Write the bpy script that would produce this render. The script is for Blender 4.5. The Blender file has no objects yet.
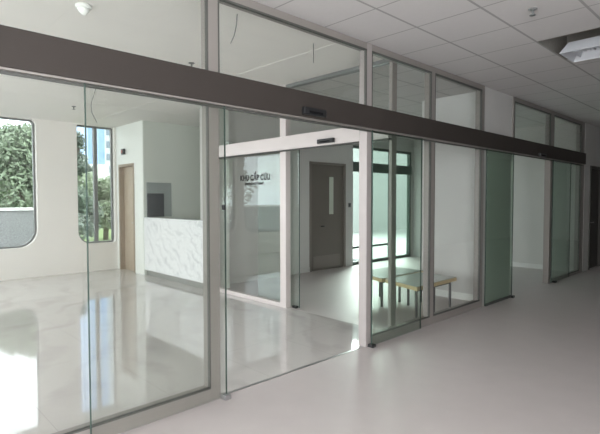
import bpy, bmesh, math, random
from mathutils import Vector, Matrix

S = bpy.context.scene
C = S.collection
R = random.Random(7)

# ------------------------------------------------------------------ camera
F_PX = 471.964
YAW, PITCH, ROLL = 0.7652, 0.0374, -0.0012
cy, sy = math.cos(YAW), math.sin(YAW)
fw = Vector((sy * math.cos(PITCH), cy * math.cos(PITCH), -math.sin(PITCH)))
rt = Vector((cy, -sy, 0)); up = rt.cross(fw)
cr, sr = math.cos(ROLL), math.sin(ROLL)
r2 = rt * cr + up * sr; u2 = up * cr - rt * sr
cam = bpy.data.cameras.new('camera'); camo = bpy.data.objects.new('camera', cam); C.objects.link(camo)
cam.sensor_fit = 'HORIZONTAL'; cam.sensor_width = 36; cam.lens = F_PX * 36 / 600
cam.clip_start = 0.05; cam.clip_end = 600
m = Matrix((r2, u2, -fw)).transposed().to_4x4(); m.translation = Vector((0, -2.9841, 1.5))
camo.matrix_world = m
S.camera = camo

# ------------------------------------------------------------------ view
S.view_settings.view_transform = 'Standard'; S.view_settings.look = 'None'
S.view_settings.gamma = 1.0; S.view_settings.use_curve_mapping = False
S.view_settings.exposure = -0.05
S.cycles.max_bounces = 14; S.cycles.diffuse_bounces = 7; S.cycles.glossy_bounces = 5
S.cycles.transmission_bounces = 6; S.cycles.transparent_max_bounces = 40
S.cycles.use_denoising = True
S.cycles.sample_clamp_indirect = 8.0
S.cycles.caustics_reflective = False; S.cycles.caustics_refractive = False

# ------------------------------------------------------------------ overcast sky
W = bpy.data.worlds.new('overcast_sky'); S.world = W; W.use_nodes = True
wn = W.node_tree.nodes; wl = W.node_tree.links
bg = wn['Background']
tc = wn.new('ShaderNodeTexCoord'); nz = wn.new('ShaderNodeTexNoise'); rp = wn.new('ShaderNodeValToRGB')
nz.inputs['Scale'].default_value = 2.2; nz.inputs['Detail'].default_value = 5
rp.color_ramp.elements[0].position = 0.35; rp.color_ramp.elements[0].color = (0.80, 0.88, 1.0, 1)
rp.color_ramp.elements[1].position = 0.65; rp.color_ramp.elements[1].color = (1.0, 1.0, 0.99, 1)
wl.new(tc.outputs['Generated'], nz.inputs['Vector']); wl.new(nz.outputs['Fac'], rp.inputs['Fac'])
wl.new(rp.outputs['Color'], bg.inputs['Color']); bg.inputs['Strength'].default_value = 5.0

def area(name, loc, rot, sx, sy_, power, col=(1, 1, 1)):
    l = bpy.data.lights.new(name, 'AREA'); l.shape = 'RECTANGLE'; l.size = sx; l.size_y = sy_
    l.energy = power; l.color = col
    o = bpy.data.objects.new(name, l); C.objects.link(o); o.location = loc; o.rotation_euler = rot
    return o
PI = math.pi
# lamps standing in for daylight outside the lobby's side glazing and the corridor's end window
area('fill_lobby_side', (-4.6, 3.5, 1.7), (0, -PI / 2, 0), 3.0, 6.0, 130, (0.98, 1.0, 1.0))  # lamp added to brighten the lobby from its unseen side
area('daylight_corridor_end', (-4.6, -2.4, 1.7), (0, -PI / 2, 0), 2.8, 4.0, 330, (1.0, 0.96, 0.95))

area('fill_corridor_back', (-1.2, -5.5, 1.7), (PI / 2, 0, 0), 4.6, 2.6, 420, (1.0, 0.965, 0.955))  # lamp added behind the camera to brighten corridor and hall floor

dl = area('fill_hall_window', (17.0, 9.5, 7.5), (0, 0, 0), 5.0, 5.0, 4800, (0.97, 1.0, 0.98))  # lamp added high out of view to brighten the hall floor
dl.rotation_euler = (Vector((17.0, 9.5, 7.5)) - Vector((5.8, 1.8, 0))).to_track_quat('Z', 'Y').to_euler()

# ------------------------------------------------------------------ materials
def mat(name, col, rough=0.6, metal=0.0, spec=0.5, noise=None, bump=None):
    """noise=(scale, amount) varies the colour, bump=(scale, strength) the surface"""
    M = bpy.data.materials.new(name); M.use_nodes = True
    n = M.node_tree.nodes; l = M.node_tree.links; p = n['Principled BSDF']
    p.inputs['Base Color'].default_value = (*col, 1); p.inputs['Roughness'].default_value = rough
    p.inputs['Metallic'].default_value = metal; p.inputs['Specular IOR Level'].default_value = spec
    g = n.new('ShaderNodeNewGeometry')
    sc_, am = noise or (3.0, 0.04)
    t = n.new('ShaderNodeTexNoise'); t.inputs['Scale'].default_value = sc_; t.inputs['Detail'].default_value = 4
    l.new(g.outputs['Position'], t.inputs['Vector'])
    mx = n.new('ShaderNodeMixRGB')
    mx.inputs[1].default_value = (*[c * (1 - am) for c in col], 1)
    mx.inputs[2].default_value = (*[min(1, c * (1 + am)) for c in col], 1)
    l.new(t.outputs['Fac'], mx.inputs[0]); l.new(mx.outputs[0], p.inputs['Base Color'])
    if bump:
        b = n.new('ShaderNodeBump'); b.inputs['Strength'].default_value = bump[1]; b.inputs['Distance'].default_value = 0.01
        t2 = n.new('ShaderNodeTexNoise'); t2.inputs['Scale'].default_value = bump[0]
        l.new(g.outputs['Position'], t2.inputs['Vector']); l.new(t2.outputs['Fac'], b.inputs['Height'])
        l.new(b.outputs['Normal'], p.inputs['Normal'])
    M['p'] = 1
    return M

def glass(name, tint):
    """thin clear pane: tinted see-through plus a mirror share that grows with the angle"""
    M = bpy.data.materials.new(name); M.use_nodes = True
    n = M.node_tree.nodes; l = M.node_tree.links; n.remove(n['Principled BSDF'])
    out = n['Material Output']
    tr = n.new('ShaderNodeBsdfTransparent'); tr.inputs[0].default_value = (*tint, 1)
    gl = n.new('ShaderNodeBsdfGlossy'); gl.inputs['Roughness'].default_value = 0.0
    gl.inputs['Color'].default_value = (0.95, 1, 0.98, 1)
    lw = n.new('ShaderNodeLayerWeight'); lw.inputs['Blend'].default_value = 0.5
    pw = n.new('ShaderNodeMath'); pw.operation = 'POWER'; pw.inputs[1].default_value = 5
    ma = n.new('ShaderNodeMath'); ma.operation = 'MULTIPLY_ADD'; ma.inputs[1].default_value = 0.9; ma.inputs[2].default_value = 0.04
    mx = n.new('ShaderNodeMixShader')
    l.new(lw.outputs['Facing'], pw.inputs[0]); l.new(pw.outputs[0], ma.inputs[0]); l.new(ma.outputs[0], mx.inputs[0])
    l.new(tr.outputs[0], mx.inputs[1]); l.new(gl.outputs[0], mx.inputs[2]); l.new(mx.outputs[0], out.inputs['Surface'])
    return M

def grid_lines(M, x0, y0, sx, sy_, wx, wy, dark, soft=False):
    """joint lines every sx / sy_ metres laid into the colour of material M"""
    n = M.node_tree.nodes; l = M.node_tree.links; p = n['Principled BSDF']
    src = p.inputs['Base Color'].links[0].from_socket
    g = n.new('ShaderNodeNewGeometry'); s = n.new('ShaderNodeSeparateXYZ'); l.new(g.outputs['Position'], s.inputs[0])
    ms = []
    for ax, o0, st, w in (('X', x0, sx, wx), ('Y', y0, sy_, wy)):
        a = n.new('ShaderNodeMath'); a.operation = 'SUBTRACT'; l.new(s.outputs[ax], a.inputs[0]); a.inputs[1].default_value = o0
        b = n.new('ShaderNodeMath'); b.operation = 'PINGPONG'; l.new(a.outputs[0], b.inputs[0]); b.inputs[1].default_value = st / 2
        c_ = n.new('ShaderNodeMath'); c_.operation = 'LESS_THAN'; l.new(b.outputs[0], c_.inputs[0]); c_.inputs[1].default_value = w / 2
        ms.append(c_)
    mm = n.new('ShaderNodeMath'); mm.operation = 'MAXIMUM'; l.new(ms[0].outputs[0], mm.inputs[0]); l.new(ms[1].outputs[0], mm.inputs[1])
    mx = n.new('ShaderNodeMixRGB'); l.new(mm.outputs[0], mx.inputs[0]); l.new(src, mx.inputs[1]); mx.inputs[2].default_value = (*dark, 1)
    l.new(mx.outputs[0], p.inputs['Base Color'])

def marble(name, base, vein, rough, scale, dist, lo, hi):
    M = bpy.data.materials.new(name); M.use_nodes = True
    n = M.node_tree.nodes; l = M.node_tree.links; p = n['Principled BSDF']
    p.inputs['Roughness'].default_value = rough; p.inputs['Specular IOR Level'].default_value = 0.9
    g = n.new('ShaderNodeNewGeometry'); mp = n.new('ShaderNodeMapping'); mp.inputs['Rotation'].default_value = (0.7, 0.2, 0.7)
    l.new(g.outputs['Position'], mp.inputs[0])
    w = n.new('ShaderNodeTexWave'); w.inputs['Scale'].default_value = scale; w.inputs['Distortion'].default_value = dist
    w.inputs['Detail'].default_value = 5; w.inputs['Detail Scale'].default_value = 1.6
    l.new(mp.outputs[0], w.inputs[0])
    t = n.new('ShaderNodeTexNoise'); t.inputs['Scale'].default_value = scale * 2.2; t.inputs['Detail'].default_value = 6
    l.new(mp.outputs[0], t.inputs['Vector'])
    mm = n.new('ShaderNodeMath'); mm.operation = 'MULTIPLY'; l.new(w.outputs['Fac'], mm.inputs[0]); l.new(t.outputs['Fac'], mm.inputs[1])
    r = n.new('ShaderNodeValToRGB'); r.color_ramp.elements[0].position = lo; r.color_ramp.elements[0].color = (*base, 1)
    r.color_ramp.elements[1].position = hi; r.color_ramp.elements[1].color = (*vein, 1)
    l.new(mm.outputs[0], r.inputs[0]); l.new(r.outputs[0], p.inputs['Base Color'])
    return M

M_floor_cor = mat('corridor_screed', (0.52, 0.475, 0.47), 0.42, noise=(5, 0.05), bump=(60, 0.04))
M_floor_lob = marble('polished_marble', (0.60, 0.575, 0.56), (0.50, 0.47, 0.46), 0.045, 0.7, 9, 0.30, 0.75)
grid_lines(M_floor_lob, 0.15, 0.02, 0.8, 0.8, 0.003, 0.003, (0.42, 0.40, 0.39))
M_tile = mat('ceiling_tile', (0.585, 0.565, 0.565), 0.85, noise=(30, 0.03), bump=(220, 0.15))
grid_lines(M_tile, 3.15, 0.0, 0.6, 0.6, 0.014, 0.022, (0.34, 0.33, 0.33))
M_ceil = mat('ceiling_paint', (0.78, 0.76, 0.73), 0.8)
M_wall = mat('wall_paint', (0.80, 0.79, 0.77), 0.7)
M_wall_f = mat('wall_paint_warm', (0.74, 0.71, 0.68), 0.6)
M_wall_n = mat('niche_paint', (0.62, 0.645, 0.605), 0.7)
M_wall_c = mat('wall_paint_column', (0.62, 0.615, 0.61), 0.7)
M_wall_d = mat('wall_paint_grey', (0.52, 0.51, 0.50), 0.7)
M_white = mat('white_paint', (0.82, 0.84, 0.82), 0.5)
M_hdr = mat('bronze_aluminium', (0.045, 0.038, 0.035), 0.5, 0.0, 0.12)
M_alu = mat('champagne_aluminium', (0.26, 0.238, 0.225), 0.42, 0.2)
M_alu_lit = mat('champagne_aluminium_lit', (0.36, 0.325, 0.32), 0.4, 0.2)  # frame aluminium, light from the lobby painted in as a paler tone
M_alu_d = mat('dark_rubber', (0.07, 0.07, 0.065), 0.6)  # dark rubber of gaskets, seals and trim
M_alu_lobby = mat('lobby_lit_aluminium', (0.60, 0.545, 0.535), 0.4, 0.2)  # aluminium with the lobby's light painted into its base colour
M_gls = glass('clear_glass', (0.954, 0.959, 0.95))
M_leaf = glass('green_glass', (0.89, 0.93, 0.905))
M_leafd = glass('deep_green_glass', (0.80, 0.87, 0.82))
M_win = glass('window_glass', (0.95, 0.97, 0.96))
M_wing = glass('green_window_glass', (0.84, 0.91, 0.87))
M_edge = mat('glass_edge', (0.05, 0.075, 0.065), 0.6, spec=0.2)
M_black = mat('black_plastic', (0.015, 0.015, 0.017), 0.35)
M_vinyl = mat('black_vinyl', (0.008, 0.008, 0.009), 0.9, spec=0.1)
M_frame = mat('dark_green_frame', (0.06, 0.085, 0.072), 0.45)
M_dgrey = mat('dark_grey_frame', (0.16, 0.165, 0.165), 0.4)
M_wood = mat('light_oak_veneer', (0.47, 0.385, 0.30), 0.5, noise=(14, 0.12))
M_woodj = mat('oak_jamb', (0.33, 0.26, 0.20), 0.5, noise=(14, 0.1))
M_brown = mat('brown_laminate', (0.155, 0.135, 0.12), 0.35)
M_brownf = mat('brown_frame', (0.20, 0.175, 0.16), 0.4)
M_dark = mat('dark_door', (0.055, 0.05, 0.045), 0.5)
M_steel = mat('brushed_steel', (0.45, 0.45, 0.46), 0.3, 0.9)
M_leg = mat('grey_steel_leg', (0.10, 0.10, 0.10), 0.4, 0.5)
M_ply = mat('pale_wood_edge', (0.66, 0.52, 0.30), 0.5, noise=(40, 0.12))
M_btop = mat('grey_laminate_top', (0.50, 0.52, 0.50), 0.22)
M_mrb = marble('white_marble', (0.86, 0.87, 0.90), (0.66, 0.67, 0.71), 0.12, 2.6, 11, 0.28, 0.66)
M_plinth = mat('grey_plinth', (0.30, 0.30, 0.29), 0.5)
M_red = mat('red_plastic', (0.35, 0.05, 0.04), 0.4)
M_screen = mat('dark_screen', (0.055, 0.058, 0.07), 0.25)
M_cab = mat('grey_cabinet', (0.30, 0.33, 0.33), 0.45)

# ------------------------------------------------------------------ helpers
def tag(o, label=None, cat=None, group=None, kind=None):
    if label: o['label'] = label
    if cat: o['category'] = cat
    if group: o['group'] = group
    if kind: o['kind'] = kind
    return o

def thing(name, label, cat, loc, group=None, rz=0):
    o = bpy.data.objects.new(name, None); o.empty_display_size = 0.1
    C.objects.link(o); o.location = loc; o.rotation_euler = (0, 0, rz)
    return tag(o, label, cat, group)

def world_of(o):
    v = Vector((0, 0, 0))
    while o: v += o.location; o = o.parent
    return v

def link(name, me, mt, parent=None, origin=None):
    """vertices of me are in world coordinates; they are moved to the object's own origin"""
    base = world_of(parent) if parent else Vector((0, 0, 0))
    if origin is None:
        xs = [v.co for v in me.vertices]
        origin = Vector(((min(v.x for v in xs) + max(v.x for v in xs)) / 2, (min(v.y for v in xs) + max(v.y for v in xs)) / 2, min(v.z for v in xs)))
    me.transform(Matrix.Translation(-origin))
    for mm in (mt if isinstance(mt, (list, tuple)) else [mt]): me.materials.append(mm)
    o = bpy.data.objects.new(name, me); C.objects.link(o)
    o.parent = parent; o.location = origin - base
    return o

def add_box(bm, x0, x1, y0, y1, z0, z1, bev=0.0, mi=0):
    vs = [bm.verts.new((x, y, z)) for x in (x0, x1) for y in (y0, y1) for z in (z0, z1)]
    fs = [bm.faces.new([vs[i] for i in q]) for q in ((0, 1, 3, 2), (4, 6, 7, 5), (0, 4, 5, 1), (2, 3, 7, 6), (0, 2, 6, 4), (1, 5, 7, 3))]
    for f in fs: f.material_index = mi
    if bev:
        es = list({e for f in fs for e in f.edges})
        bmesh.ops.bevel(bm, geom=es, offset=bev, segments=2, affect='EDGES', profile=0.5)

def fin(bm, name):
    bmesh.ops.recalc_face_normals(bm, faces=bm.faces)
    me = bpy.data.meshes.new(name); bm.to_mesh(me); bm.free(); return me

def box(name, b, mt, parent=None, bev=0.0, kind=None):
    bm = bmesh.new(); add_box(bm, *b, bev=bev)
    o = link(name, fin(bm, name), mt, parent)
    if kind: o['kind'] = kind
    return o

def boxes(name, bs, mt, parent=None, bev=0.0, kind=None):
    bm = bmesh.new()
    for b in bs: add_box(bm, *b, bev=bev)
    o = link(name, fin(bm, name), mt, parent)
    if kind: o['kind'] = kind
    return o

def lathe(name, prof, cx, cyy, mt, parent=None, seg=24):
    """prof: (radius, z) list around a vertical axis"""
    bm = bmesh.new(); rings = []
    for r_, z in prof:
        rings.append([bm.verts.new((cx + r_ * math.cos(2 * PI * k / seg), cyy + r_ * math.sin(2 * PI * k / seg), z)) for k in range(seg)])
    for a, b in zip(rings, rings[1:]):
        for k in range(seg): bm.faces.new((a[k], a[(k + 1) % seg], b[(k + 1) % seg], b[k]))
    bm.faces.new(rings[0]); bm.faces.new(rings[-1])
    for f in bm.faces: f.smooth = True
    return link(name, fin(bm, name), mt, parent)

def tube(name, pts, rad, mt, parent=None, seg=8):
    bm = bmesh.new(); rings = []
    P = [Vector(p) for p in pts]
    for i, p in enumerate(P):
        d = (P[min(i + 1, len(P) - 1)] - P[max(i - 1, 0)]).normalized()
        a = d.orthogonal().normalized(); b = d.cross(a)
        if rings_prev := getattr(tube, 'ref', None):
            a = (rings_prev - d * rings_prev.dot(d)).normalized(); b = d.cross(a)
        tube.ref = a
        rings.append([bm.verts.new(p + (a * math.cos(2 * PI * k / seg) + b * math.sin(2 * PI * k / seg)) * rad) for k in range(seg)])
    tube.ref = None
    for a, b in zip(rings, rings[1:]):
        for k in range(seg): bm.faces.new((a[k], a[(k + 1) % seg], b[(k + 1) % seg], b[k]))
    bm.faces.new(rings[0]); bm.faces.new(rings[-1])
    for f in bm.faces: f.smooth = True
    return link(name, fin(bm, name), mt, parent)

def rrect(x0, x1, z0, z1, r, seg=10):
    """rounded rectangle; r = radii at bottom-left, bottom-right, top-right, top-left"""
    out = []
    for (cx, cz, rr, a0) in ((x0 + r[0], z0 + r[0], r[0], PI), (x1 - r[1], z0 + r[1], r[1], 1.5 * PI), (x1 - r[2], z1 - r[2], r[2], 0), (x0 + r[3], z1 - r[3], r[3], 0.5 * PI)):
        for k in range(seg + 1):
            a = a0 + k / seg * PI / 2
            out.append((cx + rr * math.cos(a), cz + rr * math.sin(a)))
    return out

def plate_y(name, loops, y0, y1, mt, parent=None, kind=None):
    """flat plate in the x-z plane between y0 and y1: first loop is the outline, the rest are holes"""
    cu = bpy.data.curves.new(name, 'CURVE'); cu.dimensions = '2D'; cu.fill_mode = 'BOTH'; cu.extrude = abs(y1 - y0) / 2
    for lp in loops:
        sp = cu.splines.new('POLY'); sp.points.add(len(lp) - 1); sp.use_cyclic_u = True
        for p, q in zip(sp.points, lp): p.co = (q[0], q[1], 0, 1)
    ob = bpy.data.objects.new('tmp', cu); C.objects.link(ob)
    dg = bpy.context.evaluated_depsgraph_get(); dg.update()
    me = bpy.data.meshes.new_from_object(ob.evaluated_get(dg)); bpy.data.objects.remove(ob)
    me.transform(Matrix.Translation((0, (y0 + y1) / 2, 0)) @ Matrix.Rotation(PI / 2, 4, 'X'))
    me.materials.clear()
    o = link(name, me, mt, parent)
    if kind: o['kind'] = kind
    return o

def text_mesh(name, body, size, mt, parent, loc, width=None, bold=0.0):
    """lettering on a plane that faces -x, reading towards -y"""
    cu = bpy.data.curves.new(name, 'FONT'); cu.body = body; cu.size = size; cu.extrude = 0.0006; cu.offset = bold; cu.space_character = 1.12
    ob = bpy.data.objects.new('tmp', cu); C.objects.link(ob)
    dg = bpy.context.evaluated_depsgraph_get(); dg.update()
    me = bpy.data.meshes.new_from_object(ob.evaluated_get(dg)); bpy.data.objects.remove(ob)
    if width:
        w = max(v.co.x for v in me.vertices) - min(v.co.x for v in me.vertices)
        me.transform(Matrix.Scale(width / w, 4, (1, 0, 0)))
    me.transform(Matrix.Translation(loc) @ Matrix.Rotation(-PI / 2, 4, 'Z') @ Matrix.Rotation(PI / 2, 4, 'X'))
    me.materials.clear()
    return link(name, me, mt, parent)

def copy_tree(o, parent=None):
    c = o.copy(); C.objects.link(c)
    if parent: c.parent = parent
    for ch in [k for k in bpy.data.objects if k.parent == o and k is not c]: copy_tree(ch, c)
    return c

H = 3.05            # ceiling height
XG = 4.22           # reception wall face
XB = 4.37           # inner glass partition
YF = 7.12            # window wall
YC = 3.88           # back wall of the hall behind the inner partition
# ------------------------------------------------------------------ structure
boxes('floor_corridor', [(-4, 19, -4.9, 0.0, -0.1, 0), (10.9, 19, 0.0, 0.12, -0.1, 0)], M_floor_cor, kind='structure')
box('floor_lobby', (-4, XB, 0.0, YF + 0.2, -0.1, 0), M_floor_lob, kind='structure')
box('floor_hall', (XB, 10.9, 0.0, YC + 0.15, -0.1, 0), M_floor_cor, kind='structure')
box('floor_reception', (XB, 7.0, YC + 0.15, YF + 0.2, -0.1, 0), M_floor_lob, kind='structure')
box('ceiling_hall', (XB, 10.9, 0.05, YC, H, H + 0.1), M_tile, kind='structure')
# corridor ceiling leaves one tile open for the air diffuser
DX0, DX1, DY0, DY1 = 4.95, 5.82, -1.8, -1.2
boxes('ceiling_corridor', [(-4, DX0, -4.9, 0.05, H, H + 0.1), (DX1, 19, -4.9, 0.05, H, H + 0.1),
      (DX0, DX1, -4.9, DY0, H, H + 0.1), (DX0, DX1, DY1, 0.05, H, H + 0.1)], M_tile, kind='structure')
boxes('ceiling_lobby', [(-4, 2.15, 0.05, YF + 0.2, H, H + 0.2), (2.15, 3.55, 0.05, YF + 0.2, H + 0.003, H + 0.2),
      (3.55, XB, 0.05, YF + 0.2, H, H + 0.2)], M_ceil, kind='structure')
box('ceiling_reception', (XB, 7.0, YC, YF + 0.2, H, H + 0.2), M_ceil, kind='structure')

# window wall
W1 = (1.33, 2.665, 0.58, 3.04); W2 = (3.41, 4.18, 0.58, 3.04); W0 = (-1.10, 1.10, 0.58, 3.03)
WM = (-3.6, -1.40, 0.58, 3.03)
rads = (0.34, 0.34, 0.10, 0.10); rads2 = (0.26, 0.06, 0.04, 0.06)
holes = [rrect(*w, rads) for w in (W1, W0, WM)] + [rrect(*W2, rads2)]
plate_y('wall_back', [[(-4.2, -0.1), (XG + 0.15, -0.1), (XG + 0.15, H + 0.1), (-4.2, H + 0.1)]] + holes, YF, YF + 0.22, M_wall_f, kind='structure')
for i, (w, rr) in enumerate(((W1, rads), (W2, rads2), (W0, rads), (WM, rads))):
    e = 0.035
    inner = rrect(w[0] + e, w[1] - e, w[2] + e, w[3] - e, [max(0.02, q - e) for q in rr])
    wf = plate_y('window_%d' % (i + 1), [rrect(*w, rr), inner], YF + 0.10, YF + 0.16, M_dgrey, kind='structure')
    plate_y('glass_pane', [inner], YF + 0.125, YF + 0.133, M_win, wf)
    if i == 1:
        box('mullion', (3.78, 3.85, YF + 0.09, YF + 0.17, w[2] + 0.02, w[3] - 0.02), M_dgrey, wf)
# side glazing of the lobby (left, outside the frame), added to let light in
sw = boxes('wall_left', [(-4.2, -4.0, 0.0, 0.5, 0, H), (-4.2, -4.0, 6.6, YF - 0.001, 0, H), (-4.2, -4.0, 0.5, 6.6, 2.95, H), (-4.2, -4.0, 0.5, 6.6, 0, 0.25)], M_wall, kind='structure')
lw_ = boxes('window_5', [(-4.13, -4.07, y, y + 0.06, 0.25, 2.95) for y in (0.5, 2.5, 4.5, 6.54)], M_dgrey, kind='structure')
box('glass_pane', (-4.105, -4.095, 0.56, 6.54, 0.25, 2.95), M_win, lw_)
# corridor shell
boxes('wall_corridor_back', [(-4, -3.5, -5.05, -4.9, 0, H), (1.1, 19, -5.05, -4.9, 0, H), (-3.5, 1.1, -5.05, -4.9, 0, 0.3), (-3.5, 1.1, -5.05, -4.9, 2.9, H)], M_wall_d, kind='structure')
w8 = boxes('window_8', [(x, x + 0.06, -5.02, -4.94, 0.3, 2.9) for x in (-3.5, -1.23, 1.04)], M_dgrey, kind='structure')  # added window, unseen, lets light onto corridor and hall floor
box('glass_pane', (-3.44, 1.04, -4.985, -4.977, 0.3, 2.9), M_win, w8)
boxes('wall_corridor_left', [(-4.2, -4.0, -5.05, -4.4, 0, H), (-4.2, -4.0, -0.3, 0.0, 0, H), (-4.2, -4.0, -4.4, -0.3, 2.9, H), (-4.2, -4.0, -4.4, -0.3, 0, 0.3)], M_wall_d, kind='structure')
cw = boxes('window_6', [(-4.13, -4.07, y, y + 0.06, 0.3, 2.9) for y in (-4.4, -2.4, -0.36)], M_dgrey, kind='structure')
box('glass_pane', (-4.105, -4.095, -4.34, -0.36, 0.3, 2.9), M_win, cw)
box('wall_corridor_right', (19, 19.2, -5.05, 0.1, 0, H), M_wall_d, kind='structure')

# reception wall (plane x = XG): pilasters, door wall, niche
PY0, PY1 = 3.58, 3.72      # near pilaster
QY0, QY1 = 5.86, 6.26      # far pilaster
boxes('wall_reception', [(XG, XB + 0.08, PY0, PY1, 0, H), (XG, XG + 0.2, QY0 + 0.02, QY1, 0, H), (XG, XG + 0.2, QY1, YF, 2.24, H), (XG, XG + 0.2, 7.00, YF, 0, 2.24)], M_white, kind='structure')
boxes('wall_niche', [(6.2, 6.3, YC, YF, 0, H), (XG + 0.01, 6.2, QY0, QY0 + 0.02, 0, H), (XG + 0.2, 6.2, QY0 + 0.02, QY0 + 0.15, 0, H), (XB + 0.08, XB + 0.28, PY0, YC + 0.15, 0, H)], M_wall_n, kind='structure')
d1 = box('door_1', (XG + 0.09, XG + 0.135, QY1 + 0.05, 6.95, 0.0, 2.19), M_wood, kind='structure', bev=0.003)
boxes('door_frame', [(XG - 0.012, XG + 0.15, QY1 - 0.0, QY1 + 0.05, 0, 2.24), (XG - 0.012, XG + 0.15, 6.95, 7.00, 0, 2.24), (XG - 0.012, XG + 0.15, QY1 + 0.05, 6.95, 2.19, 2.24)], M_woodj, d1)
tube('door_handle', [(XG + 0.09, 6.33, 1.02), (XG + 0.03, 6.33, 1.02), (XG + 0.03, 6.36, 1.02), (XG + 0.03, 6.46, 1.02)], 0.010, M_steel, d1)

# hall behind the inner partition: back wall with brown door and glazing
WX0, WX1 = 8.25, 10.62
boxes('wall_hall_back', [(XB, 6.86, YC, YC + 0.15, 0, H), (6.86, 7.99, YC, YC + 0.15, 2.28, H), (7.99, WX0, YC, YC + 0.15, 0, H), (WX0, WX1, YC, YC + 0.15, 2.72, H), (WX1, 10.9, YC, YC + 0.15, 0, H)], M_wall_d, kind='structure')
d2 = box('door_2', (6.91, 7.94, YC + 0.03, YC + 0.075, 0.0, 2.235), M_brown, kind='structure', bev=0.003)
boxes('door_frame', [(6.86, 6.91, YC - 0.015, YC + 0.12, 0, 2.28), (7.94, 7.99, YC - 0.015, YC + 0.12, 0, 2.28), (6.91, 7.94, YC - 0.015, YC + 0.12, 2.235, 2.28)], M_brownf, d2)
M_vis = mat('frosted_vision_glass', (0.50, 0.53, 0.47), 0.3)
box('vision_panel', (7.49, 7.62, YC + 0.022, YC + 0.032, 1.18, 1.98), M_vis, d2)
tube('door_handle', [(7.30, YC + 0.03, 0.93), (7.30, YC - 0.03, 0.93), (7.27, YC - 0.035, 0.93), (7.17, YC - 0.035, 0.93)], 0.011, M_black, d2)
box('kick_plate', (7.0, 7.85, YC + 0.024, YC + 0.031, 0.05, 0.30), M_brownf, d2)
w7 = boxes('window_7', [(WX0, WX0 + 0.025, YC + 0.02, YC + 0.1, 0, 2.72), (9.72, 9.80, YC + 0.02, YC + 0.1, 0.06, 2.66), (WX1 - 0.06, WX1, YC + 0.02, YC + 0.1, 0, 2.72),
      (WX0, WX1, YC + 0.0, YC + 0.1, 2.13, 2.35), (WX0, WX1, YC + 0.02, YC + 0.1, 0, 0.07), (WX0, WX1, YC + 0.02, YC + 0.1, 2.66, 2.72), (WX0 + 0.02, 9.73, YC + 0.02, YC + 0.05, 0.37, 0.42)], M_frame, kind='structure')
box('glass_pane', (WX0 + 0.06, WX1 - 0.06, YC + 0.055, YC + 0.063, 0.07, 2.66), M_wing, w7)
# column box between the benches and the second opening
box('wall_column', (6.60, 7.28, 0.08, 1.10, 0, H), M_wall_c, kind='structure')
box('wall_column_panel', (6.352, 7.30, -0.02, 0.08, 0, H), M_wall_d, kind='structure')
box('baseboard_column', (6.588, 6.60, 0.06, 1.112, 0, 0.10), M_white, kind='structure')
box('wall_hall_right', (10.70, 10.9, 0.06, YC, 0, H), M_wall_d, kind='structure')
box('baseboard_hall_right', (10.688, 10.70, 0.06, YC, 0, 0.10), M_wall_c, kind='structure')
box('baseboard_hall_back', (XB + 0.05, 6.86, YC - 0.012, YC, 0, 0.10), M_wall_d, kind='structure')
# corridor wall beyond the partition, with dark door
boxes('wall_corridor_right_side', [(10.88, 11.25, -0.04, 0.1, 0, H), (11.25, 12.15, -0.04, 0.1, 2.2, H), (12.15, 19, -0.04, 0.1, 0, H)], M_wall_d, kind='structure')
d3 = box('door_3', (11.30, 12.10, 0.0, 0.045, 0.005, 2.15), M_dark, kind='structure', bev=0.003)
boxes('door_frame', [(11.25, 11.30, -0.06, 0.08, 0, 2.2), (12.10, 12.15, -0.06, 0.08, 0, 2.2), (11.30, 12.10, -0.06, 0.08, 2.15, 2.2)], M_dark, d3)
tube('door_handle', [(11.4, 0.0, 1.0), (11.4, -0.05, 1.0), (11.43, -0.055, 1.0), (11.53, -0.055, 1.0)], 0.011, M_steel, d3)

# ------------------------------------------------------------------ front glass partition (plane y = 0)
def post(parent, x0, x1, z0, z1, m_=None):
    return box('post', (x0, x1, -0.035, 0.062, z0, z1), m_ or M_alu, parent, bev=0.003)
HZ0, HZ1 = 2.20, 2.415
TR = 2.985
G0, G1 = -0.026, -0.016          # glass sits near the corridor face of the frame
def bay(parent, a, b, glassm, rail, tglass):
    if rail:
        box('base_rail', (a, b, -0.035, 0.062, 0, rail), M_alu, parent, bev=0.003)
        boxes('gasket', [(a, a + 0.009, -0.036, -0.010, rail, HZ0), (b - 0.009, b, -0.036, -0.010, rail, HZ0), (a, b, -0.036, -0.010, rail - 0.001, rail + 0.009)], M_alu_d, parent)
        box('glass_pane', (a, b, G0, G1, rail + 0.009, HZ0 + 0.02), glassm, parent)
    boxes('gasket', [(a, b, -0.036, -0.010, TR - 0.014, TR + 0.001), (a, a + 0.012, -0.036, -0.010, HZ1, TR - 0.014), (b - 0.012, b, -0.036, -0.010, HZ1, TR - 0.014)], M_alu_d, parent)
    box('transom_pane', (a + 0.01, b - 0.01, G0, G1, HZ1 - 0.02, TR - 0.01), tglass, parent)
PA = thing('glass_partition', 'long full-height glass partition in champagne aluminium frame between corridor and bright lobby', 'glass partition', (1.98, 0.01, 0))
for a, b, m_ in [(-3.98, -3.90, None), (-1.25, -1.17, None), (1.915, 2.0, None), (3.755, 3.835, M_alu_lit), (4.972, 5.05, None), (6.27, 6.35, None)]: post(PA, a, b, 0, H, m_)
box('top_rail', (-3.9, 6.27, -0.034, 0.060, TR, H), M_alu, PA, bev=0.003)
for a, b in ((-3.9, -1.25), (-1.17, 1.915), (3.835, 4.972), (5.05, 6.27)): bay(PA, a, b, M_gls, 0.095, M_gls)
bay(PA, 2.0, 3.755, M_gls, 0, M_gls)
box('threshold', (2.0, 3.755, -0.012, 0.012, 0, 0.003), M_steel, PA)

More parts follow.
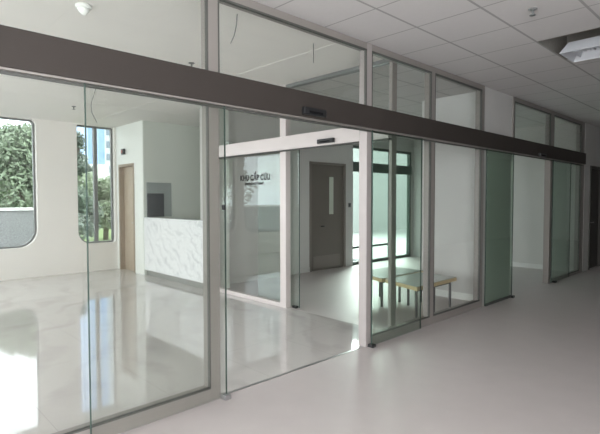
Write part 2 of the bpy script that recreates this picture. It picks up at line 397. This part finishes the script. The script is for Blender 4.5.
PR = thing('glass_partition', 'darker short glass partition around the second doorway at right end of corridor', 'glass partition', (9.1, 0.01, 0))
for a, b in ((7.302, 7.36), (8.93, 9.08), (10.66, 10.88)):
    post(PR, a, b, 0 if a > 8 else HZ0, H)
box('top_rail', (7.36, 10.66, -0.034, 0.060, TR, H), M_alu, PR, bev=0.003)
bay(PR, 7.36, 8.93, M_leaf, 0, M_gls)
bay(PR, 9.08, 10.66, M_leaf, 0.05, M_gls)

# door operator beam running the whole length
HD = thing('door_operator_beam', 'long dark bronze sliding door operator beam crossing the whole front partition', 'door beam', (3, -0.07, HZ0))
box('fascia', (-3.98, 10.72, -0.10, -0.036, HZ0, HZ1), M_hdr, HD, bev=0.004)
box('end_cap', (10.72, 10.735, -0.102, -0.036, HZ0 - 0.004, HZ1 + 0.003), M_alu_d, HD)
boxes('track', [(-3.9, 10.7, -0.085, -0.04, HZ0 - 0.012, HZ0 + 0.001)], M_alu, HD)
box('rubber_seal', (-3.9, 10.7, -0.055, -0.045, HZ0 - 0.03, HZ0 - 0.011), M_alu_d, HD)
def sensor(parent, b, ax):
    s = box('motion_sensor', b, M_black, parent, bev=0.008)
    x0, x1, y0, y1, z0, z1 = b
    cz = z0 + (z1 - z0) * 0.5
    if ax == 'x': box('sensor_lens', (x0 + (x1 - x0) * 0.2, x1 - (x1 - x0) * 0.2, y0 - 0.004, y0 + 0.004, z0 + 0.012, cz), M_vinyl, s)
    else: box('sensor_lens', (x0 - 0.004, x0 + 0.004, y0 + (y1 - y0) * 0.2, y1 - (y1 - y0) * 0.2, z0 + 0.012, cz), M_vinyl, s)
sensor(HD, (2.79, 3.06, -0.142, -0.099, HZ0 + 0.018, HZ0 + 0.080), 'x')
sensor(HD, (8.15, 8.42, -0.142, -0.099, HZ0 - 0.005, HZ0 + 0.05), 'x')

# sliding leaves on the corridor side of the partition
def leaf(x0, x1, label, glassm, edge_left, edge_right, group=None):
    t = thing('sliding_door_leaf', label, 'sliding door', ((x0 + x1) / 2, -0.062, 0), group)
    box('glass_pane', (x0, x1, -0.068, -0.058, 0.012, HZ0 - 0.012), glassm, t)
    if edge_left: box('polished_edge', (x0 - 0.006, x0, -0.069, -0.057, 0.012, HZ0 - 0.012), M_edge, t)
    if edge_right: box('polished_edge', (x1, x1 + 0.006, -0.069, -0.057, 0.012, HZ0 - 0.012), M_edge, t)
    return t
L1 = leaf(1.04, 2.03, 'clear frameless sliding glass leaf slid open in front of the large left lobby pane', M_gls, True, True)
box('floor_guide', (1.995, 2.05, -0.10, -0.037, 0, 0.035), M_steel, L1, bev=0.004)
box('edge_lock', (2.008, 2.034, -0.074, -0.052, 1.42, 1.46), M_black, L1, bev=0.004)
L2 = leaf(3.815, 4.72, 'clear sliding glass leaf slid open beside pale post, in front of the benches', M_leaf, True, True)
box('floor_guide', (3.78, 3.84, -0.10, -0.037, 0, 0.03), M_black, L2, bev=0.004)
L3 = leaf(6.37, 7.27, 'green tinted sliding glass leaf slid open in front of the grey column panel', M_leafd, True, True)
box('floor_guide', (7.24, 7.31, -0.10, -0.037, 0, 0.035), M_black, L3, bev=0.004)
box('bottom_rail', (6.37, 7.27, -0.072, -0.054, 0.008, 0.04), M_alu_d, L3)
L4 = leaf(8.98, 9.94, 'green tinted sliding glass leaf at far right doorway beside dark end post', M_leaf, True, True)
box('floor_guide', (9.10, 9.18, -0.10, -0.037, 0, 0.035), M_black, L4, bev=0.004)

# ------------------------------------------------------------------ inner glass partition (plane x = XB)
PB = thing('glass_partition', 'inner glass partition with black EMERGENCY UNIT lettering, at right angles to the corridor glass', 'glass partition', (XB, 2.0, 0))
def bpost(y0, y1, z0, z1, m_=M_alu_lobby): return box('post', (XB - 0.045, XB + 0.045, y0, y1, z0, z1), m_, PB, bev=0.004)
bpost(0.064, 0.105, 0, H, M_alu); bpost(1.80, 1.92, 0, H); bpost(3.50, 3.58, 0, H)
box('top_rail', (XB - 0.04, XB + 0.04, 0.105, 3.50, 3.005, H), M_dgrey, PB, bev=0.003)
box('base_rail', (XB - 0.045, XB + 0.045, 1.92, 3.50, 0, 0.06), M_alu_lobby, PB, bev=0.004)
box('glass_pane', (XB - 0.005, XB + 0.005, 1.92, 3.50, 0.06, 2.2), M_gls, PB)
box('transom_pane', (XB - 0.005, XB + 0.005, 1.92, 3.50, 2.34, 3.01), M_gls, PB)
box('transom_pane', (XB - 0.005, XB + 0.005, 0.105, 1.80, 2.34, 3.01), M_gls, PB)
text_mesh('lettering', 'KHU C\u1ea4P C\u1ee8U', 0.112, M_vinyl, PB, (XB - 0.0062, 2.88, 1.785), width=0.70, bold=0.0035)
text_mesh('lettering', 'EMERGENCY UNIT', 0.05, M_vinyl, PB, (XB - 0.0062, 2.76, 1.715), width=0.44, bold=0.0012)
HB = thing('door_operator_beam', 'short pale operator beam over the inner doorway with small black motion sensor', 'door beam', (XB - 0.1, 2.0, 2.18))
box('fascia', (XB - 0.115, XB - 0.046, 0.066, 3.56, 2.165, 2.345), M_alu_lobby, HB, bev=0.004)
box('track', (XB - 0.10, XB - 0.05, 0.066, 3.56, 2.150, 2.166), M_alu_d, HB)
sensor(HB, (XB - 0.152, XB - 0.114, 0.84, 1.11, 2.185, 2.24), 'y')
t = thing('sliding_door_leaf', 'sliding glass leaf of the inner doorway peeking past the brownish post', 'sliding door', (XB + 0.075, 2.1, 0))
box('glass_pane', (XB + 0.070, XB + 0.080, 1.66, 2.55, 0.012, 2.19), M_leaf, t)
box('polished_edge', (XB + 0.069, XB + 0.081, 1.654, 1.66, 0.012, 2.19), M_edge, t)
box('floor_guide', (XB + 0.048, XB + 0.10, 1.70, 1.78, 0, 0.03), M_black, t, bev=0.004)

# ------------------------------------------------------------------ reception counter
rc = thing('reception_counter', 'white marble fronted reception counter set in the white wall beside wood door', 'counter', (XG + 0.2, 4.8, 0))
box('marble_front', (XG + 0.005, XG + 0.035, PY1 + 0.002, QY0 - 0.002, 0.115, 1.12), M_mrb, rc, bev=0.002)
box('countertop', (XG, XG + 0.2, PY1 + 0.002, QY0 - 0.002, 1.12, 1.15), M_mrb, rc, bev=0.003)
box('plinth', (XG + 0.06, XG + 0.19, PY1 + 0.002, QY0 - 0.002, 0, 0.115), M_plinth, rc)
tg = thing('wall_panel', 'dark panel in a grey frame on left side wall of the reception niche', 'wall panel', (XG + 0.33, QY0 - 0.02, 1.15))
box('frame', (XG + 0.06, XG + 0.60, QY0 - 0.02, QY0 - 0.002, 1.155, 1.84), M_cab, tg, bev=0.008)
box('dark_face', (XG + 0.06, XG + 0.42, QY0 - 0.045, QY0 - 0.021, 1.155, 1.62), M_screen, tg, bev=0.006)

ex = thing('wall_alarm', 'small dark square box on white wall above the wood door', 'alarm', (XG - 0.02, 6.62, 2.5))
box('housing', (XG - 0.05, XG, 6.66, 6.78, 2.44, 2.56), M_black, ex, bev=0.006)
box('lens', (XG - 0.056, XG - 0.049, 6.69, 6.75, 2.47, 2.53), M_red, ex)

ws = thing('wall_switch', 'small dark switch on hall back wall just right of the brown door', 'switch', (8.12, YC - 0.01, 1.36))
box('plate', (8.085, 8.165, YC - 0.012, YC - 0.0005, 1.32, 1.42), M_dgrey, ws, bev=0.002)
box('rocker', (8.10, 8.15, YC - 0.018, YC - 0.0125, 1.335, 1.405), M_black, ws, bev=0.002)

# ------------------------------------------------------------------ benches
def prism(name, pts, z0, z1, mt, parent):
    bm = bmesh.new()
    lo = [bm.verts.new((x, y, z0)) for x, y in pts]; hi = [bm.verts.new((x, y, z1)) for x, y in pts]
    bm.faces.new(lo); bm.faces.new(hi)
    for k in range(len(pts)): bm.faces.new((lo[k], lo[(k + 1) % len(pts)], hi[(k + 1) % len(pts)], hi[k]))
    return link(name, fin(bm, name), mt, parent)
def bench(pts, label):
    """low bench with a slanting left end; pts = front-left, front-right, back-right, back-left"""
    cx = sum(p[0] for p in pts) / 4; cyy = sum(p[1] for p in pts) / 4; h = 0.42
    t = thing('bench', label, 'bench', (cx, cyy, 0), 'benches behind the glass')
    prism('seat_core', pts, h - 0.055, h - 0.008, M_ply, t)
    ins = [(x + (cx - x) * 0.004, y + (cyy - y) * 0.006) for x, y in pts]
    prism('seat_surface', ins, h - 0.008, h, M_btop, t)
    q = [(x + (0.11 if x < cx else -0.09), y + (0.08 if y < cyy else -0.08)) for x, y in pts]
    for a_, b_ in ((q[0], q[1]), (q[3], q[2])):
        x0, x1 = a_[0], b_[0]; yy = a_[1]
        box('under_rail', (x0, x1, yy - 0.012, yy + 0.012, h - 0.085, h - 0.056), M_leg, t)
        for lx in (x0, (x0 + x1) / 2, x1):
            box('leg', (lx - 0.014, lx + 0.014, yy - 0.014, yy + 0.014, 0.0, h - 0.086), M_leg, t, bev=0.003)
    return t
bench([(5.05, 0.19), (6.10, 0.22), (6.10, 0.81), (5.25, 0.81)], 'pale wood edged low bench nearest the corridor glass, grey top')
bench([(5.24, 0.86), (6.30, 0.86), (6.30, 1.45), (5.46, 1.45)], 'pale wood edged low bench directly behind the nearer bench')

# ------------------------------------------------------------------ ceiling fittings
def sprinkler(x, y, label):
    t = thing('sprinkler', label, 'sprinkler', (x, y, H), 'ceiling sprinklers')
    lathe('escutcheon', [(0.035, H), (0.035, H - 0.006), (0.014, H - 0.012)], x, y, M_dgrey, t)
    lathe('stem', [(0.010, H - 0.01), (0.010, H - 0.035), (0.006, H - 0.045)], x, y, M_dgrey, t, 12)
    lathe('deflector', [(0.022, H - 0.048), (0.026, H - 0.052)], x, y, M_dgrey, t, 16)
sprinkler(4.08, -1.48, 'small dark sprinkler head under the tiled corridor ceiling')
sprinkler(2.87, 1.78, 'small dark sprinkler head under lobby ceiling seen above the beam')
sprinkler(2.77, 5.33, 'small dark sprinkler head under lobby ceiling seen below the beam near windows')
sd = thing('smoke_detector', 'white conical smoke detector on the plain lobby ceiling at upper left', 'smoke detector', (1.41, 0.98, H))
lathe('base', [(0.062, H), (0.062, H - 0.018), (0.052, H - 0.026)], 1.41, 0.98, M_white, sd)
lathe('sensing_chamber', [(0.050, H - 0.025), (0.036, H - 0.05), (0.018, H - 0.07), (0.008, H - 0.075)], 1.41, 0.98, M_white, sd)

def wire(name, pts, label, grp='loose ceiling wires'):
    o = tube(name, pts, 0.0045, M_dgrey); tag(o, label, 'wire', grp); return o
wire('ceiling_wire', [(2.40, 0.27, H), (2.39, 0.27, 2.95), (2.36, 0.26, 2.86), (2.31, 0.24, 2.78)], 'short slanting loose wire hanging from lobby ceiling beside left post')
wire('ceiling_wire', [(3.40, 0.36, H + 0.045), (3.40, 0.36, 2.96), (3.40, 0.36, 2.86)], 'short straight loose wire hanging from lobby ceiling above inner doorway')
wire('ceiling_wire', [(2.27, 3.0, H), (2.25, 3.0, 2.85), (2.215, 3.0, 2.74), (2.195, 3.0, 2.65), (2.205, 3.0, 2.56), (2.24, 3.0, 2.50), (2.264, 3.0, 2.45)], 'long curved loose wire hanging in front of the narrow window')

# air diffuser in the open ceiling tile
dx, dy = 5.53, -1.52
M_diff = mat('diffuser_paint', (0.55, 0.56, 0.60), 0.45)
M_gyp = mat('rough_duct_lining', (0.30, 0.285, 0.26), 0.9, noise=(60, 0.2))
DF = thing('air_diffuser', 'square ceiling air diffuser with louvres in open tile at upper right', 'air diffuser', (dx, dy, H))
boxes('plenum', [(DX0, DX0 + 0.01, DY0, DY1, H, H + 0.3), (DX1 - 0.01, DX1, DY0, DY1, H, H + 0.3), (DX0, DX1, DY0, DY0 + 0.01, H, H + 0.3), (DX0, DX1, DY1 - 0.01, DY1, H, H + 0.3), (DX0, DX1, DY0, DY1, H + 0.3, H + 0.31)], M_gyp, DF)
bm = bmesh.new()
def ring(h0, z0, h1, z1):
    a = [bm.verts.new((dx + sx_ * h0, dy + sy__ * h0, z0)) for sx_, sy__ in ((-1, -1), (1, -1), (1, 1), (-1, 1))]
    b = [bm.verts.new((dx + sx_ * h1, dy + sy__ * h1, z1)) for sx_, sy__ in ((-1, -1), (1, -1), (1, 1), (-1, 1))]
    for k in range(4): bm.faces.new((a[k], a[(k + 1) % 4], b[(k + 1) % 4], b[k]))
ring(0.225, H - 0.06, 0.16, H + 0.05); ring(0.16, H + 0.05, 0.155, H + 0.05); ring(0.155, H + 0.05, 0.22, H - 0.065); ring(0.22, H - 0.065, 0.225, H - 0.06)
ring(0.13, H - 0.05, 0.07, H + 0.05); ring(0.125, H - 0.052, 0.065, H + 0.048)
link('cone', fin(bm, 'cone'), M_diff, DF)
box('throat_shade', (dx - 0.15, dx + 0.15, dy - 0.15, dy + 0.15, H + 0.032, H + 0.045), M_black, DF)  # black sheet stands in for the shade inside the diffuser
boxes('louvre', [(dx - 0.15, dx + 0.15, dy - 0.15 + k * 0.042, dy - 0.143 + k * 0.042, H - 0.01, H + 0.03) for k in range(8)], M_diff, DF)

# ------------------------------------------------------------------ outside
M_grass = mat('grass', (0.18, 0.26, 0.09), 0.9, noise=(3, 0.35))
M_stone = mat('rough_grey_stone', (0.21, 0.215, 0.22), 0.9, noise=(22, 0.5), bump=(30, 0.5))
M_cap = mat('white_coping', (0.8, 0.8, 0.78), 0.7)
M_bark = mat('bark', (0.12, 0.10, 0.08), 0.9)
M_lf = [mat('leaves_mid', (0.17, 0.225, 0.145), 0.6, noise=(1.5, 0.5)), mat('leaves_dark', (0.09,0.125,0.09), 0.6, noise=(1.5, 0.5)), mat('leaves_pale', (0.25, 0.31, 0.20), 0.6, noise=(1.5, 0.4))]
box('ground_outside', (-60, 140, YF + 0.22, 220, -0.5, -0.3), M_grass, kind='structure')
box('ground_side', (10.9, 140, 0.1, YF + 0.22, -0.5, -0.3), M_stone, kind='structure')
sw2 = thing('garden_wall', 'low rough grey stone wall with white coping outside the left window', 'garden wall', (1.0, 12.1, -0.3))
box('stonework', (-9, 4.6, 12.0, 12.3, -0.3, 1.20), M_stone, sw2)
box('coping', (-9.03, 4.64, 11.96, 12.34, 1.20, 1.27), M_cap, sw2)
sh_ = box('stone_apron', (-9, 4.6, 7.6, 12.0, -0.3, -0.25), M_stone, kind='structure'); sh_.name = 'ground_paving'

def tree(x, y, h, r_, n, mi, label, group='trees and bushes outside', trunk=True, low=0.35, lf=0.11):
    t = thing('tree' if trunk else 'bush', label, 'tree' if trunk else 'bush', (x, y, -0.3), group)
    rr = random.Random(int(x * 31 + y * 17 + 1000))
    bm = bmesh.new()
    blobs = []
    for k in range(9):
        a = rr.uniform(0, 2 * PI); q = rr.uniform(0, r_ * 0.65)
        blobs.append((x + q * math.cos(a), y + q * math.sin(a), h * rr.uniform(low + 0.15, 0.9), r_ * rr.uniform(0.35, 0.6)))
    for k in range(n):
        bx, by, bz, br = rr.choice(blobs)
        d = Vector((rr.gauss(0, 1), rr.gauss(0, 1), rr.gauss(0, 1))).normalized() * br * rr.uniform(0.55, 1.0)
        c0 = Vector((bx, by, bz)) + d
        if c0.z < h * low - 0.3: c0.z = h * low - 0.3 + rr.random() * 0.3
        s = lf * rr.uniform(0.6, 1.3)
        u = Vector((rr.gauss(0, 1), rr.gauss(0, 1), rr.gauss(0, 1))).normalized(); v = u.orthogonal().normalized()
        bm.faces.new([bm.verts.new(c0 + u * s), bm.verts.new(c0 + v * s * 0.45), bm.verts.new(c0 - u * s), bm.verts.new(c0 - v * s * 0.45)])
    me = bpy.data.meshes.new('foliage'); bm.to_mesh(me); bm.free()
    fo = link('foliage', me, M_lf[mi], t)
    if trunk:
        tube('trunk', [(x, y, -0.3), (x + 0.05, y, h * 0.3), (x - 0.05, y + 0.05, h * 0.6), (x, y, h * 0.85)], 0.12, M_bark, t)
    else:
        tube('stem', [(x, y, -0.3), (x, y, h * 0.5)], 0.03, M_bark, t)
    return t
tree(4.6, 16.5, 4.0, 2.0, 12000, 0, 'mid green leafy tree behind garden wall, seen in left window', low=0.12)
tree(2.4, 22.0, 4.5, 2.8, 10000, 2, 'pale tall airy tree behind garden wall at left edge of photo', low=0.12)
tree(5.9, 24.0, 4.8, 1.9, 6000, 2, 'pale loose tree rising at the right of the left window', low=0.12)
tree(6.35, 14.8, 1.9, 0.8, 2200, 1, 'dark bush outside low in the narrow window, left half', trunk=False, low=0.1, lf=0.1)
tree(8.35, 18.3, 2.5, 1.1, 3800, 2, 'bright green bushy tree in right half of the narrow window', low=0.05, lf=0.11)
tree(9.7, 25.5, 6.0, 0.9, 1100, 1, 'sparse dark tree high in the narrow window beside the white towers', low=0.3, lf=0.13)
tree(-5.8, 18.5, 4.2, 2.6, 4000, 2, 'pale green tree outside beyond the left edge of the photo')
M_conc = mat('pale_concrete', (0.33, 0.34, 0.33), 0.8)
box('ground_left_yard', (-60, -9.5, YF + 0.22, 60, -0.3, -0.26), M_conc, kind='structure')
box('ground_yard', (11.0, 60, YF + 0.22, 24, -0.31, -0.27), M_conc, kind='structure')
box('ground_side_yard', (10.9, 60, 0.1, YF + 0.22, -0.3, -0.27), M_conc, kind='structure')
nb = thing('backdrop_wall', 'added pale concrete backdrop seen through the green glazing at back of the hall', 'wall', (18, 14, -0.3))  # added slab, keeps open sky from burning out the hall glazing
nw = boxes('wall_slab', [(13.0, 34.0, 13.0, 13.3, -0.3, 7.0)], M_conc, nb)
# far buildings
M_twb = mat('blue_curtain_wall', (0.22, 0.36, 0.62), 0.25)
grid_lines(M_twb, 0, 0, 3.0, 3.0, 0.35, 0.35, (0.30, 0.42, 0.62))
M_tww = mat('white_tower_render', (0.72, 0.73, 0.74), 0.8)
M_twin = mat('tower_window', (0.22, 0.26, 0.32), 0.3)
tb = thing('office_tower', 'tall blue glass office tower far off in the narrow window', 'building', (38.8, 105, -0.3))
box('curtain_wall', (37.0, 40.5, 100, 110, 9.0, 62), M_twb, tb)
box('podium', (36.6, 41.0, 99, 111, -0.3, 9.0), M_tww, tb)
def white_tower(x0, x1, y0, h, label):
    t = thing('apartment_tower', label, 'building', ((x0 + x1) / 2, y0 + 5, -0.3), 'white towers far outside')
    box('walls', (x0, x1, y0, y0 + 10, -0.3, h), M_tww, t)
    n = int(h / 3)
    for c_ in range(2):
        xa = x0 + (x1 - x0) * (0.15 + 0.42 * c_)
        for k in range(n - 1): box('window', (xa, xa + (x1 - x0) * 0.26, y0 - 0.08, y0 + 0.02, 2 + k * 3.0, 3.6 + k * 3.0), M_twin, t)
white_tower(44.9, 49.5, 112, 50, 'white banded tower right of the blue glass tower')
white_tower(33.6, 36.3, 98, 10.5, 'low white block left of the blue tower, behind sparse tree')
white_tower(30.6, 33.4, 82, 6.8, 'low white block in front of the blue tower')
